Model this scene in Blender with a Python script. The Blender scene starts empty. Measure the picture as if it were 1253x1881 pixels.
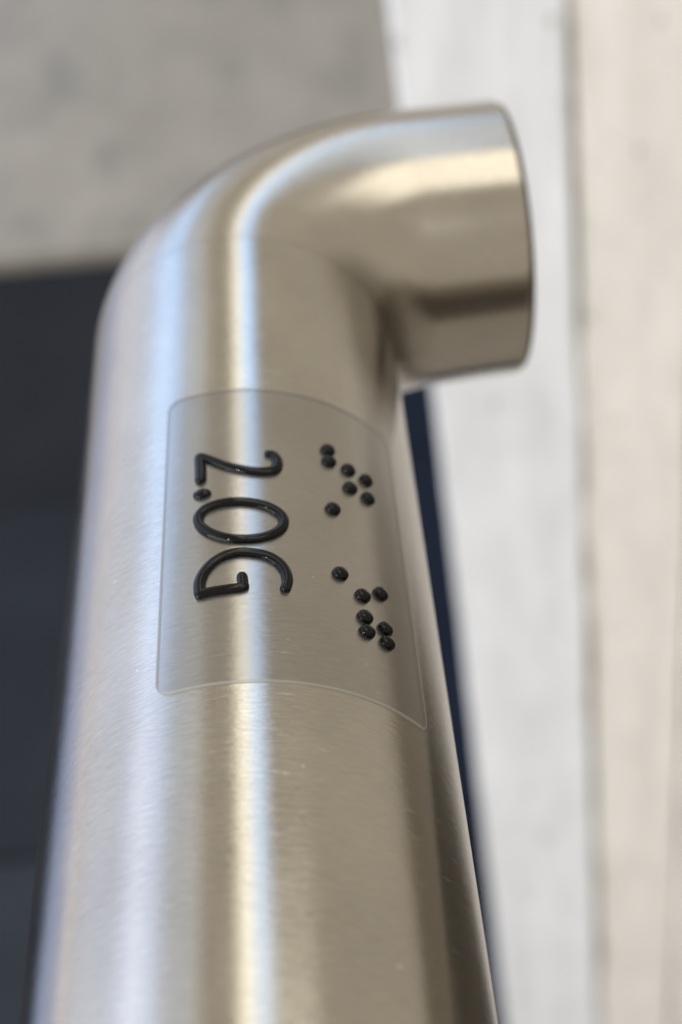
import bpy, bmesh, math, random
from math import sin, cos, pi, radians, sqrt, atan2
from mathutils import Vector, Matrix

random.seed(7)
S = bpy.context.scene
COL = S.collection

# ------------------------------------------------------------------ camera
Z0 = 0.95                                   # height of the rail's axis above the floor
cam_d = bpy.data.cameras.new('camera')
cam = bpy.data.objects.new('camera', cam_d)
COL.objects.link(cam)
ROT = Matrix(((0.98994007, 0.13614464, 0.03851344),
              (-0.06196029, 0.6618613, -0.74706127),
              (-0.12719894, 0.73715958, 0.66363859)))
cam.matrix_world = Matrix.Translation((0.01851092, -0.19341369, Z0 + 0.11844339)) @ ROT.to_4x4()
cam_d.sensor_fit = 'VERTICAL'
cam_d.sensor_height = 24.0
cam_d.lens = 24.0 * 2637 / 1881
cam_d.clip_start = 0.01
cam_d.clip_end = 200
cam_d.dof.use_dof = True
cam_d.dof.focus_distance = 0.139
cam_d.dof.aperture_fstop = 11.0
S.camera = cam

# ------------------------------------------------------------------ light of the room
W = bpy.data.worlds.new('World')
S.world = W
W.use_nodes = True
bg = W.node_tree.nodes['Background']
bg.inputs['Color'].default_value = (1.0, 0.90, 0.72, 1)
bg.inputs['Strength'].default_value = 0.625
S.view_settings.view_transform = 'Standard'
S.view_settings.look = 'None'
S.view_settings.exposure = 0
S.view_settings.gamma = 1
S.cycles.use_denoising = True
S.cycles.max_bounces = 8
S.cycles.transparent_max_bounces = 8


def strip_light(name, a0, a1, y0, y1, r, L, color):
    """long lamp, window or added fill strip parallel to the rail; a0..a1 = degrees from straight up towards +x"""
    a = radians((a0 + a1) / 2)
    w = 2 * r * math.tan(radians(abs(a1 - a0)) / 2)
    d = bpy.data.lights.new(name, 'AREA')
    d.shape = 'RECTANGLE'
    d.size = w
    d.size_y = y1 - y0
    d.energy = L * w * (y1 - y0) * pi
    d.color = color
    o = bpy.data.objects.new(name, d)
    zc = Vector((sin(a), 0, cos(a)))        # lamp shines along its own -Z
    yc = Vector((0, 1, 0))
    xc = yc.cross(zc)
    m = Matrix((xc, yc, zc)).transposed().to_4x4()
    m.translation = Vector((0, 0, Z0)) + zc * r + Vector((0, (y0 + y1) / 2, 0))
    o.matrix_world = m
    COL.objects.link(o)


strip_light('ceiling_tube_lamp', 1.3, 6.6, -0.25, 4.5, 1.9, 2.4, (1.0, 0.95, 0.76))
strip_light('ceiling_panel_lamp', 9.5, 34, -0.4, 0.62, 1.9, 2.1, (1.0, 0.95, 0.80))
strip_light('skylight', 7.2, 15, 0.62, 2.2, 1.9, 2.0, (0.40, 0.64, 1.0))
strip_light('skylight_far', 7.2, 15.5, 2.2, 4.6, 1.9, 2.8, (0.22, 0.52, 1.0))
strip_light('window_transom', -61, -38, -0.3, 1.9, 2.0, 1.45, (0.48, 0.64, 1.0))
strip_light('window_transom_far', -61, -38, 1.9, 6.0, 2.0, 2.0, (0.24, 0.52, 1.0))
strip_light('window_bright_strip', -51.5, -49.3, -0.3, 6.0, 1.98, 1.3, (1.0, 0.96, 0.92))
strip_light('window_upper', -89, -61.5, -0.3, 5.0, 2.0, 0.95, (0.50, 0.66, 1.0))
strip_light('window_ledge_strip', -96.5, -93, -0.3, 5.0, 1.98, 2.6, (0.92, 0.88, 0.92))
strip_light('window_lower', -124, -98.5, -0.3, 5.0, 2.0, 0.8, (0.45, 0.60, 1.0))
strip_light('ceiling_gap_lamp', -21.5, -19.5, -0.2, 4.0, 1.9, 0.9, (0.8, 0.9, 1.0))
strip_light('ceiling_wash', -37.5, -22, -0.2, 5.0, 1.9, 0.55, (0.52, 0.71, 1.0))
strip_light('side_fill', -115, -50, -3.6, -0.45, 2.0, 3.5, (0.93, 0.97, 1.0))  # unseen fill added left behind the camera to brighten the boards

dl = bpy.data.lights.new('downlight', 'AREA')
dl.shape = 'DISK'
dl.size = 0.07
dl.energy = 1000 * pi * pi * 0.035 ** 2
dl.color = (1.0, 0.97, 0.92)
dlo = bpy.data.objects.new('downlight', dl)
dlo.location = (-1.0, -1.3, Z0 + 1.5)
dlo.rotation_euler = (Vector((1.0, 1.3, -1.5))).to_track_quat('-Z', 'Y').to_euler()
COL.objects.link(dlo)


# ------------------------------------------------------------------ helpers
def tag(o, label=None, cat=None, group=None, kind=None):
    for k, v in (('label', label), ('category', cat), ('group', group), ('kind', kind)):
        if v:
            o[k] = v
    return o


def obj(name, me, mat=None, parent=None):
    o = bpy.data.objects.new(name, me)
    COL.objects.link(o)
    if mat and not me.materials:
        me.materials.append(mat)
    if parent:
        o.parent = parent
    return o


def mesh(name, V, F, smooth=False, uv=None):
    me = bpy.data.meshes.new(name)
    me.from_pydata([tuple(v) for v in V], [], F)
    if uv:
        l = me.uv_layers.new(name='UVMap')
        for p in me.polygons:
            for li in p.loop_indices:
                l.data[li].uv = uv[me.loops[li].vertex_index]
    if smooth:
        me.polygons.foreach_set('use_smooth', [True] * len(me.polygons))
    me.update()
    return me


def empty(name, loc):
    o = bpy.data.objects.new(name, None)
    o.location = loc
    o.empty_display_size = 0.05
    COL.objects.link(o)
    return o


class N:
    """tiny node-tree helper"""
    def __init__(self, name):
        self.m = bpy.data.materials.new(name)
        self.m.use_nodes = True
        self.t = self.m.node_tree
        self.b = self.t.nodes['Principled BSDF']
        self.out = self.t.nodes['Material Output']

    def n(self, typ, **kw):
        x = self.t.nodes.new(typ)
        for k, v in kw.items():
            if k.startswith('i_'):
                x.inputs[k[2:].replace('_', ' ')].default_value = v
            else:
                setattr(x, k, v)
        return x

    def l(self, a, b):
        self.t.links.new(a, b)

    def coords(self, scale, kind='Object'):
        c = self.n('ShaderNodeTexCoord')
        mp = self.n('ShaderNodeMapping')
        mp.inputs['Scale'].default_value = scale
        self.l(c.outputs[kind], mp.inputs['Vector'])
        return mp.outputs[0]

    def noise(self, vec, scale, detail=4, rough=0.5):
        x = self.n('ShaderNodeTexNoise')
        x.inputs['Scale'].default_value = scale
        x.inputs['Detail'].default_value = detail
        x.inputs['Roughness'].default_value = rough
        self.l(vec, x.inputs['Vector'])
        return x.outputs['Fac']

    def ramp(self, fac, stops):
        r = self.n('ShaderNodeValToRGB')
        e = r.color_ramp.elements
        while len(e) < len(stops):
            e.new(0.5)
        for i, (p, c) in enumerate(stops):
            e[i].position = p
            e[i].color = c if len(c) == 4 else (*c, 1)
        self.l(fac, r.inputs[0])
        return r.outputs[0]

    def mix(self, fac, a, b, mode='MIX'):
        x = self.n('ShaderNodeMix', data_type='RGBA', blend_type=mode)
        for s, v in ((0, fac), (6, a), (7, b)):
            if hasattr(v, 'links'):
                self.l(v, x.inputs[s])
            else:
                x.inputs[s].default_value = v if s == 0 else (*v[:3], 1)
        return x.outputs[2]

    def math(self, op, a, b=0.0, c=0.0):
        x = self.n('ShaderNodeMath', operation=op)
        for i, v in enumerate((a, b, c)):
            if hasattr(v, 'links'):
                self.l(v, x.inputs[i])
            else:
                x.inputs[i].default_value = v
        return x.outputs[0]

    def bump(self, h, strength, dist, target=None):
        x = self.n('ShaderNodeBump')
        x.inputs['Strength'].default_value = strength
        x.inputs['Distance'].default_value = dist
        self.l(h, x.inputs['Height'])
        self.l(x.outputs[0], (target or self.b).inputs['Normal'])
        return x


# ------------------------------------------------------------------ materials
def steel_material(name='brushed_stainless_steel', extra=0.0, grainy=1.0):
    """stainless steel brushed round the tube; UV = (arc in mm, length in mm)"""
    k = N(name)
    b = k.b
    b.inputs['Metallic'].default_value = 1
    fine = k.noise(k.coords((0.35, 14.0, 1), 'UV'), 1.0, 3, 0.6)
    mid = k.noise(k.coords((0.10, 3.2, 1), 'UV'), 1.0, 4, 0.6)
    cloud = k.noise(k.coords((0.06, 0.05, 1), 'UV'), 1.0, 4, 0.6)
    scr = k.noise(k.coords((0.25, 5.0, 1), 'UV'), 1.0, 2, 0.5)
    scr = k.ramp(scr, [(0.70, (0, 0, 0)), (0.76, (1, 1, 1))])
    col = k.ramp(mid, [(0.25, (0.40, 0.375, 0.345)), (0.75, (0.46, 0.432, 0.40))])
    col = k.mix(0.55, col, k.ramp(cloud, [(0.35, (0.37, 0.347, 0.318)), (0.65, (0.48, 0.455, 0.42))]))
    col = k.mix(k.math('MULTIPLY', k.ramp(k.noise(k.coords((0.5, 5.5, 1), 'UV'), 1.0, 4, 0.7), [(0.38, (0, 0, 0)), (0.72, (1, 1, 1))]), 0.6), col, (0.56, 0.53, 0.49))
    col = k.mix(k.math('MULTIPLY', scr, 0.4), col, (0.68, 0.66, 0.62))
    dust = k.ramp(k.noise(k.coords((1.1, 1.0, 1), 'UV'), 1.0, 1, 0.5), [(0.765, (0, 0, 0)), (0.80, (0.6, 0.6, 0.6))])
    col = k.mix(dust, col, (0.72, 0.70, 0.66))
    k.l(col, b.inputs['Base Color'])
    rg = k.math('MULTIPLY_ADD', cloud, 0.11, 0.068 + extra)
    rg = k.math('MULTIPLY_ADD', mid, 0.09, rg)
    k.l(rg, b.inputs['Roughness'])
    b.inputs['Anisotropic'].default_value = 0.8
    b.inputs['Anisotropic Rotation'].default_value = 0.25
    tg = k.n('ShaderNodeTangent', direction_type='UV_MAP')
    tg.uv_map = 'UVMap'
    k.l(tg.outputs[0], b.inputs['Tangent'])
    grain = k.noise(k.coords((0.55, 4.5, 1), 'UV'), 1.0, 3, 0.65)
    h = k.math('ADD', k.math('MULTIPLY', fine, 0.3), k.math('MULTIPLY', grain, 1.0))
    h = k.math('ADD', h, k.math('MULTIPLY', scr, 0.5))
    k.bump(h, 1.0, 0.000021 * grainy)
    return k.m


def film_material(name='clear_label_film', dif=0.085, tone=0.30):
    k = N(name)
    t = k.t
    tr = k.n('ShaderNodeBsdfTransparent')
    tr.inputs['Color'].default_value = (0.885, 0.885, 0.89, 1)
    gl = k.n('ShaderNodeBsdfGlossy')
    gl.inputs['Roughness'].default_value = 0.22
    gl.inputs['Color'].default_value = (0.9, 0.9, 0.9, 1)
    df = k.n('ShaderNodeBsdfDiffuse')
    df.inputs['Color'].default_value = (tone, tone * 0.97, tone * 0.92, 1)
    fr = k.n('ShaderNodeFresnel')
    fr.inputs['IOR'].default_value = 1.45
    h = k.noise(k.coords((1, 1, 1), 'UV'), 0.6, 3, 0.5)
    bp = k.n('ShaderNodeBump')
    bp.inputs['Strength'].default_value = 0.25
    bp.inputs['Distance'].default_value = 0.0001
    k.l(h, bp.inputs['Height'])
    k.l(bp.outputs[0], gl.inputs['Normal'])
    m1 = k.n('ShaderNodeMixShader')
    m1.inputs[0].default_value = dif
    k.l(tr.outputs[0], m1.inputs[1])
    k.l(df.outputs[0], m1.inputs[2])
    m2 = k.n('ShaderNodeMixShader')
    geo = k.n('ShaderNodeNewGeometry')
    k.l(k.math('MULTIPLY', fr.outputs[0], k.math('SUBTRACT', 1.0, geo.outputs['Backfacing'])), m2.inputs[0])
    k.l(m1.outputs[0], m2.inputs[1])
    k.l(gl.outputs[0], m2.inputs[2])
    k.l(m2.outputs[0], k.out.inputs['Surface'])
    return k.m


def edge_material():
    k = N('film_cut_edge')
    k.b.inputs['Base Color'].default_value = (0.42, 0.41, 0.39, 1)
    k.b.inputs['Roughness'].default_value = 0.18
    return k.m


def ink_material():
    k = N('black_raised_resin')
    b = k.b
    n = k.noise(k.coords((1, 1, 1)), 2500, 3, 0.6)
    k.l(k.ramp(n, [(0.3, (0.002, 0.0023, 0.003)), (0.8, (0.006, 0.0065, 0.008))]), b.inputs['Base Color'])
    k.l(k.math('MULTIPLY_ADD', n, 0.07, 0.03), b.inputs['Roughness'])
    b.inputs['Specular IOR Level'].default_value = 0.22
    k.bump(n, 0.18, 0.00004)
    return k.m


def board_material(tone, warm):
    """whitewashed board: upright grain, soft stains and a few pin holes"""
    k = N('whitewashed_board')
    b = k.b
    st = k.noise(k.coords((60, 60, 2.2)), 1.0, 5, 0.55)
    st2 = k.noise(k.coords((150, 150, 7)), 1.0, 3, 0.6)
    bl = k.noise(k.coords((48, 48, 20)), 1.0, 6, 0.65)
    sp = k.noise(k.coords((130, 130, 70)), 1.0, 2, 0.5)
    a = tuple(tone * c for c in warm)
    d = tuple(tone * 0.74 * c for c in warm)
    col = k.ramp(st, [(0.30, d), (0.62, a)])
    col = k.mix(0.55, col, k.ramp(bl, [(0.34, tuple(0.72 * x for x in a)), (0.65, tuple(min(1, 1.05 * x) for x in a))]))
    col = k.mix(0.25, col, k.ramp(st2, [(0.3, d), (0.7, a)]))
    tc = k.n('ShaderNodeTexCoord')
    sx = k.n('ShaderNodeSeparateXYZ')
    k.l(tc.outputs['Object'], sx.inputs[0])
    wob = k.math('MULTIPLY_ADD', k.noise(k.coords((30, 30, 14)), 1.0, 3, 0.6), 0.010, -0.005)
    d1 = k.math('ABSOLUTE', k.math('ADD', k.math('SUBTRACT', sx.outputs[0], 0.0642), wob))
    band = k.ramp(k.math('MULTIPLY', d1, 100), [(0.08, (1, 1, 1)), (0.42, (0, 0, 0))])
    pat = k.ramp(k.noise(k.coords((18, 18, 11)), 1.0, 4, 0.65), [(0.40, (0.12, 0.12, 0.12)), (0.58, (1, 1, 1))])
    col = k.mix(k.math('MULTIPLY', band, pat), col, (0.30, 0.27, 0.205))
    k.l(k.mix(k.ramp(sp, [(0.68, (0, 0, 0)), (0.73, (0.9, 0.9, 0.9))]), col, (0.33, 0.33, 0.30)), b.inputs['Base Color'])
    b.inputs['Roughness'].default_value = 0.6
    k.bump(st2, 0.3, 0.0006)
    return k.m


def stone_material():
    k = N('beige_stone_floor')
    b = k.b
    v = k.coords((1, 0.42, 1))
    big = k.noise(v, 3.2, 5, 0.6)
    mid = k.noise(v, 11, 5, 0.6)
    fine = k.noise(v, 90, 4, 0.7)
    col = k.ramp(big, [(0.30, (0.265, 0.230, 0.188)), (0.65, (0.380, 0.336, 0.280))])
    col = k.mix(0.55, col, k.ramp(mid, [(0.3, (0.245, 0.216, 0.178)), (0.65, (0.390, 0.346, 0.290))]))
    sm = k.noise(v, 9.0, 5, 0.6)
    col = k.mix(k.ramp(sm, [(0.50, (0, 0, 0)), (0.68, (0.75, 0.75, 0.75))]), col, (0.175, 0.172, 0.150))
    col = k.mix(0.2, col, k.ramp(fine, [(0.3, (0.18, 0.17, 0.155)), (0.7, (0.38, 0.365, 0.34))]))
    k.l(col, b.inputs['Base Color'])
    b.inputs['Roughness'].default_value = 0.7
    k.bump(fine, 0.3, 0.001)
    return k.m


def carpet_material(name, c):
    k = N(name)
    b = k.b
    v = k.coords((1, 1, 1))
    f = k.noise(v, 260, 3, 0.7)
    g = k.noise(v, 5, 4, 0.6)
    col = k.ramp(f, [(0.3, tuple(0.7 * x for x in c)), (0.7, tuple(1.25 * x for x in c))])
    col = k.mix(0.5, col, k.ramp(g, [(0.35, tuple(0.75 * x for x in c)), (0.65, tuple(1.25 * x for x in c))]))
    k.l(col, b.inputs['Base Color'])
    b.inputs['Roughness'].default_value = 0.95
    b.inputs['Specular IOR Level'].default_value = 0.15
    k.bump(f, 0.6, 0.002)
    return k.m


STEEL = steel_material()
STEEL_BEND = steel_material('polished_bend_steel', 0.055, 0.8)
FILM = film_material()
EDGE = film_material('film_cut_edge', 0.42, 0.46)
INK = ink_material()
STONE = stone_material()


def plain(name, c, rough=0.6):
    k = N(name)
    n = k.noise(k.coords((1, 1, 1)), 40, 3, 0.6)
    k.l(k.ramp(n, [(0.3, tuple(0.8 * x for x in c)), (0.7, c)]), k.b.inputs['Base Color'])
    k.b.inputs['Roughness'].default_value = rough
    return k.m


# ------------------------------------------------------------------ floor
def box(name, x0, x1, y0, y1, z0, z1, mat, parent=None, bev=0.0, seg=2, M=None):
    bm = bmesh.new()
    bmesh.ops.create_cube(bm, size=1)
    for v in bm.verts:
        v.co = Vector(((x0 + x1) / 2 + v.co.x * (x1 - x0), (y0 + y1) / 2 + v.co.y * (y1 - y0), (z0 + z1) / 2 + v.co.z * (z1 - z0)))
    if bev:
        bmesh.ops.bevel(bm, geom=bm.edges[:], offset=bev, segments=seg, affect='EDGES', profile=0.5)
    if M is not None:
        bm.transform(M)
    me = bpy.data.meshes.new(name)
    bm.to_mesh(me)
    bm.free()
    return obj(name, me, mat, parent)


subfloor = mesh('floor', [(-30, -30, -0.03), (30, -30, -0.03), (30, 30, -0.03), (-30, 30, -0.03)], [(0, 1, 2, 3)])
floor = obj('floor', subfloor, STONE)
tag(floor, kind='structure')

dark = box('unseen_dark_sheet', -4, 4, -5, -1.6, -0.028, -0.012, carpet_material('reflected_dark_sheet', (0.085, 0.072, 0.058)))  # out-of-view dark sheet, added for the dark reflection under the bend
tag(dark, kind='structure')

# stone landing with its front edge beyond the carpet (edge runs slightly off square)
MF = Matrix.Rotation(radians(-5.6), 4, 'Z')
landing = box('landing', -3.5, 3.5, 0.0, 6.0, -0.025, 0.012, STONE, None, 0.004, 2,
              Matrix.Translation((-0.03, 1.606, 0)) @ MF)
tag(landing, kind='structure')

# carpet tiles, dark anthracite, navy beside the pillar paints in a blue lens fringe
carpet = empty('carpet', (-0.6, 0.8, 0))
tag(carpet, 'dark carpet of anthracite tiles with a painted blue fringe below the stone landing', 'carpet')
CT = [carpet_material('anthracite_carpet', (0.018, 0.020, 0.025)),
      carpet_material('slate_carpet', (0.030, 0.035, 0.045)),
      carpet_material('blue_fringe_carpet', (0.008, 0.012, 0.026)),
      carpet_material('charcoal_carpet', (0.021, 0.025, 0.032)),
      carpet_material('reflected_brown_grey_carpet', (0.10, 0.09, 0.072))]  # unseen right-hand tiles, tone set for the tube's reflected dark band
base_me = {}
inv = Matrix.Translation((0.6, -0.8, 0))
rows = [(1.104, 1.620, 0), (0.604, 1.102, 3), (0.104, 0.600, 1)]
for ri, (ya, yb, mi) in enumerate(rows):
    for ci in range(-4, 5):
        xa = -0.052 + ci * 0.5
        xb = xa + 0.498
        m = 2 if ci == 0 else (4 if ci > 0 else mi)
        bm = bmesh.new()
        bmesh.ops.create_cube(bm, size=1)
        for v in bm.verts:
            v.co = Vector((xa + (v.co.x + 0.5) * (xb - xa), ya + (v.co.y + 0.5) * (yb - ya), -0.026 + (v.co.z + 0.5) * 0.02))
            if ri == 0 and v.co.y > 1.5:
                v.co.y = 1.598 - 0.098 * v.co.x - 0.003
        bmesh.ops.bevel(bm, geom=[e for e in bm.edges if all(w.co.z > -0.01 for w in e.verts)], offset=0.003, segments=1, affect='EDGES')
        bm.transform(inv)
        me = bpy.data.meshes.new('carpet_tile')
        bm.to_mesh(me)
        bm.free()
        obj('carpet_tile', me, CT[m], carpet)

# ------------------------------------------------------------------ whitewashed pillar beyond the rail
EX, EY = 0.0417, 0.300
TH = radians(6)
pillar = empty('boarded_wall', (EX + 0.0040, EY, 0))
pillar.rotation_euler = (0, -0.007, -TH)
tag(pillar, 'whitewashed wall of upright boards standing behind the bent end of the steel handrail', 'wall')
PH = 0.99


def board(x0, x1, mat, y=0.0, seed=0):
    """upright board in the pillar's own axes, edges slightly uneven"""
    rnd = random.Random(seed)
    n = 90
    V, F = [], []
    bev = 0.0022
    prof = [(0, 0.09), (0, bev), (bev * 0.35, bev * 0.3), (bev, 0), (1, 0), (2, 0)]
    wl = [0.0]
    wr = [0.0]
    for i in range(n):
        wl.append(wl[-1] * 0.8 + rnd.uniform(-1, 1) * 0.0005)
        wr.append(wr[-1] * 0.8 + rnd.uniform(-1, 1) * 0.0005)
    for i in range(n + 1):
        z = PH * i / n
        a, c = x0 + (wl[i] if x0 > 0 else wl[i] * 0.3), x1 + wr[i]
        P = [(a, 0.09), (a, bev), (a + bev * 0.3, bev * 0.3), (a + bev, 0),
             (c - bev, 0), (c - bev * 0.3, bev * 0.3), (c, bev), (c, 0.09)]
        for (px, py) in P:
            V.append((px, py + y, z))
    for i in range(n):
        for j in range(7):
            q = i * 8 + j
            F.append((q, q + 1, q + 9, q + 8))
        F.append((i * 8 + 7, i * 8, i * 8 + 8, i * 8 + 15))
    F.append(tuple(range(7, -1, -1)))
    F.append(tuple(n * 8 + j for j in range(8)))
    o = obj('board', mesh('board', V, F), mat, pillar)
    return o


COOL = board_material(0.84, (0.975, 0.99, 1.045))
WARM = board_material(0.83, (1.02, 0.975, 0.94))
board(0.0, 0.0632, COOL, 0.0, 1)
board(0.0642, 0.1105, WARM, 0.0006, 2)
board(0.1122, 0.175, WARM, 0.0, 3)
board(0.1767, 0.26, WARM, 0.0004, 4)
box('backing', 0.004, 0.256, 0.0045, 0.0855, 0.003, PH - 0.003, plain('grey_green_backing', (0.36, 0.35, 0.30)), pillar)

# ------------------------------------------------------------------ the handrail
R = 0.0212
RAILC = Vector((0, 0, Z0))
handrail = empty('handrail', (0, 0, Z0))
tag(handrail, 'brushed stainless steel handrail with a bent end and a black tactile floor label', 'handrail')
D1 = Vector((0, 1, 0))
D2 = Vector((0.99573166, 0.05519663, -0.07397153)).normalized()
turn = D1.angle(D2)
RB = 1.338 * R
T = RB * math.tan(turn / 2)
n1 = (D2 - D1 * D1.dot(D2)).normalized()
UPV = Vector((0, 0, 1))
A_ = -D1 * T
NS = 160


def ring(c, d, rad, up):
    """ring of points in the plane normal to d; angle from up towards +x side"""
    side = d.cross(up).normalized()
    u = side.cross(d).normalized()
    return [c + (u * cos(a) + side * sin(a)) * rad for a in (2 * pi * i / NS for i in range(NS))], \
           [(u * cos(a) + side * sin(a)) for a in (2 * pi * i / NS for i in range(NS))]


def web(s):
    """how far the inner side of the formed bend stands out, by length along the rail"""
    a, b, c = -T, -T + RB * turn * 0.8, -T + RB * turn + 1.944 * R - T - 0.0012
    if s <= a or s >= c:
        return 0.0
    x = (s - a) / (b - a) if s < b else (c - s) / (c - b)
    return 0.00085 * x * x * (3 - 2 * x)


def sweep(name, stations, cap_end=False):
    """stations: (centre, direction, radius, length coordinate, normal tilt)"""
    V, Nn, UV, F = [], [], [], []
    for (c, d, rad, s, tilt) in stations:
        P, Q = ring(c, d, rad, UPV)
        wb = web(s) if name != 'rim_ring' else 0.0
        inner = (-D1 * 0.95 - UPV * 0.3).normalized()
        for i in range(NS):
            V.append(P[i] + Q[i] * wb * max(0.0, Q[i].dot(inner)) ** 2)
            Nn.append((Q[i] * cos(tilt) + d * sin(tilt)).normalized())
    m = len(stations)
    me = bpy.data.meshes.new(name)
    for j in range(m - 1):
        for i in range(NS):
            a, b = j * NS + i, j * NS + (i + 1) % NS
            F.append((a, b, b + NS, a + NS))
    nf = len(F)
    if cap_end:
        F.append(tuple((m - 1) * NS + i for i in range(NS)))
    me.from_pydata([tuple(v) for v in V], [], F)
    l = me.uv_layers.new(name='UVMap')
    k = 0
    for fi, f in enumerate(F):
        if fi < nf:
            j, i = divmod(fi, NS)
            us = (i, i + 1, i + 1, i)
            ss = (j, j, j + 1, j + 1)
            for u, w in zip(us, ss):
                l.data[k].uv = (2 * pi * R * u / NS * 1000, stations[w][3] * 1000)
                k += 1
        else:
            for v in f:
                l.data[k].uv = (V[v].y * 1000, V[v].z * 1000)
                k += 1
    me.polygons.foreach_set('use_smooth', [True] * nf + [False] * (len(F) - nf))
    nl = []
    for fi, f in enumerate(F):
        for v in f:
            nl.append(tuple(Nn[v]) if fi < nf else tuple(stations[-1][1]))
    me.normals_split_custom_set(nl)
    me.update()
    return obj(name, me, STEEL, handrail)


# straight tube
st = [(Vector((0, -0.9 + (0.9 - T) * i / 40, 0)), D1, R, -0.9 + (0.9 - T) * i / 40, 0) for i in range(40)]
for ds, tl in ((0.0008, 0.0), (0.0003, 0.02), (0.00008, 0.10), (0.0, 0.16)):
    st.append((Vector((0, -T - ds, 0)), D1, R - tl * 0.0001, -T - ds, tl))
sweep('rail_tube', st)
# elbow
STEEL_TUBE, STEEL = STEEL, STEEL_BEND
O_ = A_ + n1 * RB
el = []
for i in range(57):
    t = turn * i / 56
    c = O_ - n1 * RB * cos(t) + D1 * RB * sin(t)
    d = D1 * cos(t) + n1 * sin(t)
    el.append((c, d, R, -T + RB * t, 0))
el = [el[0][:4] + (-0.16,), (el[0][0] + D1 * 0.0001, D1, R, -T + 0.0001, -0.06), (el[0][0] + D1 * 0.0004, D1, R, -T + 0.0004, 0)] + el[1:]
sweep('elbow', el)
# end return up to its rounded rim
B_ = el[-1][0]
sB = el[-1][3]
Lr = 1.944 * R - T
er = []
BE = 0.0007
for i in range(9):
    s = (Lr - BE) * i / 8
    er.append((B_ + D2 * s, D2, R, sB + s, 0))
for i in range(1, 9):
    a = pi / 2 * i / 8
    er.append((B_ + D2 * (Lr - BE + BE * sin(a)), D2, R - BE + BE * cos(a), sB + Lr - BE + BE * a, a))
sweep('end_return', er, cap_end=True)

ring_st = []  # thin dark ring added to draw the dark line at the rim
for (s, rad, tl) in ((-0.0004, R - 0.0005, 0), (0.00030, R - 0.0005, 0), (0.00042, R - 0.00058, 0.8), (0.00046, R - 0.0008, 1.3)):
    ring_st.append((B_ + D2 * (Lr + s), D2, rad, s, tl))
STEEL_, STEEL = STEEL, plain('dark_rim_ring', (0.012, 0.011, 0.010), 0.6)
sweep('rim_ring', ring_st, cap_end=True)
STEEL = STEEL_

# ------------------------------------------------------------------ tactile label stuck on the tube
FT = 0.00016
PH0, PH1 = radians(-15.6), radians(60.5)
S0, S1 = -4.955 * R, -2.855 * R


def on_tube(ph, s, lift=0.0):
    r = R + lift
    return Vector((r * sin(ph), s, r * cos(ph)))


def film():
    nr, nc = 64, 56
    cr = 0.0016
    V, F, UV = [], [], []
    ws = [0, .00003, .0001, .0003, .0006, .0010, .0014, .0018]
    L = S1 - S0
    ss = [S0 + w for w in ws] + [S0 + 0.0018 + (L - 0.0036) * i / nr for i in range(1, nr)] + [S1 - w for w in reversed(ws)]
    for s in ss:
        e = min(s - S0, S1 - s)
        ins = 0 if e >= cr else cr - sqrt(max(cr * cr - (cr - e) ** 2, 0))
        a, b = PH0 + ins / R, PH1 - ins / R * 0.5
        for j in range(nc + 1):
            ph = a + (b - a) * j / nc
            V.append(on_tube(ph, s, FT))
            UV.append((ph * R * 1000, s * 1000))
    m = nc + 1
    for i in range(len(ss) - 1):
        for j in range(nc):
            q = i * m + j
            F.append((q, q + 1, q + m + 1, q + m))
    me = mesh('tactile_label', V, F, True, UV)
    rim = [j for j in range(m)] + [i * m + nc for i in range(1, len(ss))] + \
          [(len(ss) - 1) * m + j for j in range(nc - 1, -1, -1)] + [i * m for i in range(len(ss) - 2, 0, -1)]
    return me, [V[i] for i in rim]


label_me, rim = film()
label = obj('tactile_label', label_me, FILM, handrail)
label['label'] = 'clear rectangular film label with raised black lettering and braille'

# bevelled cut edge of the film: a thin band running round the label
V, F = [], []
n = len(rim)
cen = on_tube((PH0 + PH1) / 2, (S0 + S1) / 2, 0)
for i, p in enumerate(rim):
    q = rim[(i + 1) % n]
    o_ = rim[i - 1]
    tdir = (q - o_).normalized()
    nrm = Vector((p.x, 0, p.z)).normalized()
    out = tdir.cross(nrm).normalized()
    if out.dot(p - cen) < 0:
        out = -out
    base = p - nrm * FT
    V += [p + nrm * 0.00001 - out * 0.00005, p + nrm * 0.00004 + out * 0.00003, p - nrm * 0.00004 + out * 0.00012, base - nrm * 0.00005 + out * 0.00019]
for i in range(n):
    for j in range(3):
        a, b = i * 4 + j, ((i + 1) % n) * 4 + j
        F.append((a, b, b + 1, a + 1))
obj('film_edge', mesh('film_edge', V, F, True), EDGE, label)


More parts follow.
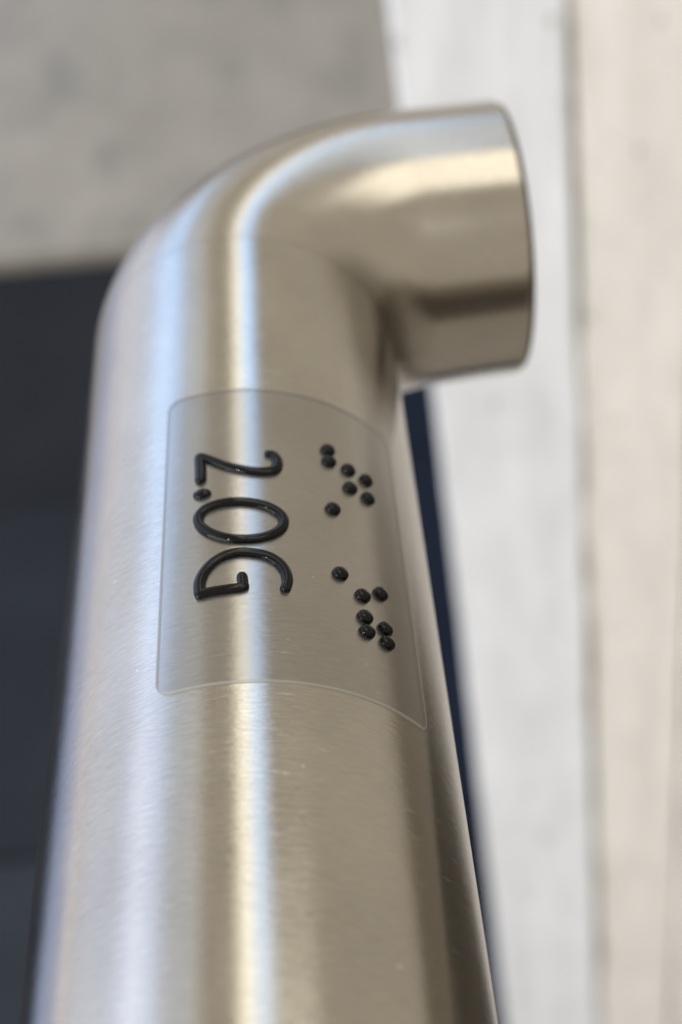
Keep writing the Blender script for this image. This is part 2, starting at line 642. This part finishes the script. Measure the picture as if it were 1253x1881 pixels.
def stroke(pts, w, name='letter', closed=False, h=0.00048):
    """raised rounded line along (phi, s) points on the tube, w = half width in metres per point"""
    Q = []
    m = len(pts)
    P = [(p[0] * R, p[1]) for p in pts]
    # Catmull-Rom resample
    res, rw = [], []
    segs = m if closed else m - 1
    for i in range(segs):
        p0 = P[(i - 1) % m] if closed or i > 0 else P[0]
        p1, p2 = P[i], P[(i + 1) % m]
        p3 = P[(i + 2) % m] if closed or i + 2 < m else P[m - 1]
        w1, w2 = w[i], w[(i + 1) % m]
        for k in range(8):
            t = k / 8
            res.append(tuple(0.5 * ((2 * p1[c]) + (-p0[c] + p2[c]) * t + (2 * p0[c] - 5 * p1[c] + 4 * p2[c] - p3[c]) * t * t + (-p0[c] + 3 * p1[c] - 3 * p2[c] + p3[c]) * t ** 3) for c in (0, 1)))
            rw.append(w1 + (w2 - w1) * t)
    if not closed:
        res.append(P[-1])
        rw.append(w[-1])
        # round ends
        def cap(e, inner, wd):
            dx, dy = e[0] - inner[0], e[1] - inner[1]
            L = sqrt(dx * dx + dy * dy) or 1
            return [((e[0] + dx / L * wd * f, e[1] + dy / L * wd * f), wd * sqrt(max(1 - f * f, 0.0004))) for f in (0.35, 0.65, 0.88, 0.98)]
        a = cap(res[0], res[2], rw[0])
        b = cap(res[-1], res[-3], rw[-1])
        res = [x[0] for x in reversed(a)] + res + [x[0] for x in b]
        rw = [x[1] for x in reversed(a)] + rw + [x[1] for x in b]
    nn = len(res)
    K = 9
    V, F = [], []
    for i in range(nn):
        pa = res[(i - 1) % nn] if closed or i > 0 else res[0]
        pb = res[(i + 1) % nn] if closed or i < nn - 1 else res[-1]
        dx, dy = pb[0] - pa[0], pb[1] - pa[1]
        L = sqrt(dx * dx + dy * dy) or 1
        nx, ny = -dy / L, dx / L
        hh = h * min(1, rw[i] / 0.0004)
        for k in range(K):
            a = pi * k / (K - 1)
            off = cos(a) * rw[i]
            x, y = res[i][0] + nx * off, res[i][1] + ny * off
            V.append(on_tube(x / R, y, FT - 0.00003 + hh * sin(a) ** 0.8))
    for i in range(nn if closed else nn - 1):
        for k in range(K - 1):
            a, b = i * K + k, ((i + 1) % nn) * K + k
            F.append((a, a + 1, b + 1, b))
    me = mesh(name, V, F, True)
    bm = bmesh.new()
    bm.from_mesh(me)
    bmesh.ops.recalc_face_normals(bm, faces=bm.faces)
    bm.to_mesh(me)
    bm.free()
    return obj(name, me, INK, label)


# measured straight off the label: degrees round the tube, tube radii along it
def pl(l):
    return [(radians(a), s * R) for a, s in l]


LETTERS = [
    ('letter', False, [(14.95, -3.4105), (16.53, -3.4187), (17.51, -3.4597), (17.29, -3.5109), (15.86, -3.5439), (13.26, -3.5553), (9.87, -3.5514), (5.14, -3.5225), (1.04, -3.4782), (-2.45, -3.4284), (-4.8, -3.3994), (-5.08, -3.4168), (-4.81, -3.4933), (-4.76, -3.5766)], [0.38, 0.5, 0.58, 0.6, 0.6, 0.55, 0.5, 0.5, 0.5, 0.5, 0.5, 0.55, 0.58, 0.58]), 
    ('letter', True, [(18.66, -3.9232), (18.19, -3.9594), (16.94, -3.9942), (15.02, -4.0241), (12.56, -4.0462), (9.75, -4.058), (6.74, -4.058), (3.73, -4.046), (0.9, -4.023), (-1.56, -3.9911), (-3.49, -3.9535), (-4.73, -3.9138), (-5.17, -3.8758), (-4.78, -3.8424), (-3.57, -3.8159), (-1.63, -3.797), (0.89, -3.786), (3.79, -3.7822), (6.9, -3.7852), (9.98, -3.7944), (12.85, -3.8095), (15.3, -3.8305), (17.17, -3.8569), (18.32, -3.8883)], [0.52, 0.52, 0.52, 0.52, 0.52, 0.52, 0.52, 0.52, 0.52, 0.52, 0.52, 0.52, 0.52, 0.52, 0.52, 0.52, 0.52, 0.52, 0.52, 0.52, 0.52, 0.52, 0.52, 0.52]), 
    ('letter', False, [(18.25, -4.3843), (18.92, -4.3314), (18.4, -4.2697), (16.59, -4.213), (13.46, -4.1738), (9.67, -4.1555), (6.18, -4.1492), (2.35, -4.1639), (-0.85, -4.1988), (-3.28, -4.2559), (-4.47, -4.3212), (-4.42, -4.3879), (-4.22, -4.398), (-1.43, -4.3943), (2.95, -4.391), (6.86, -4.3843), (7.06, -4.3629), (6.9, -4.3191)], [0.5, 0.52, 0.52, 0.52, 0.52, 0.52, 0.52, 0.52, 0.52, 0.52, 0.55, 0.55, 0.55, 0.5, 0.5, 0.52, 0.52, 0.52])]
DOTS = [(33.68, -3.2822), (33.75, -3.3725), (40.34, -3.3809), (46.91, -3.3901), (40.36, -3.526), (46.82, -3.536), (33.7, -3.7477), (34.22, -4.2105), (40.85, -4.3071), (47.38, -4.2314), (40.9, -4.448), (41.1, -4.54), (47.61, -4.4636), (47.8, -4.5508)]
for name, closed, pts, ws in LETTERS:
    stroke(pl(pts), [w * 0.00110 for w in ws], name, closed)


def dome(ph, s, ra, rs, h, name):
    V, F = [], []
    nr, na = 7, 24
    V.append(on_tube(ph, s, FT + h))
    for j in range(1, nr + 1):
        b = pi / 2 * j / nr
        for i in range(na):
            a = 2 * pi * i / na
            V.append(on_tube(ph + ra * sin(b) * cos(a) / R, s + rs * sin(b) * sin(a), FT - 0.00003 + h * cos(b) ** 0.85))
    for i in range(na):
        F.append((0, 1 + i, 1 + (i + 1) % na))
        for j in range(nr - 1):
            a, b = 1 + j * na + i, 1 + j * na + (i + 1) % na
            F.append((a, a + na, b + na, b))
    me = mesh(name, V, F, True)
    bm = bmesh.new()
    bm.from_mesh(me)
    bmesh.ops.recalc_face_normals(bm, faces=bm.faces)
    bm.to_mesh(me)
    bm.free()
    return obj(name, me, INK, label)


dome(radians(-4.2), -3.6916 * R, 0.00100, 0.00070, 0.0005, 'full_stop')
for a, s in DOTS:
    dome(radians(a), s * R, 0.00088, 0.00083, 0.00068, 'braille_dot')
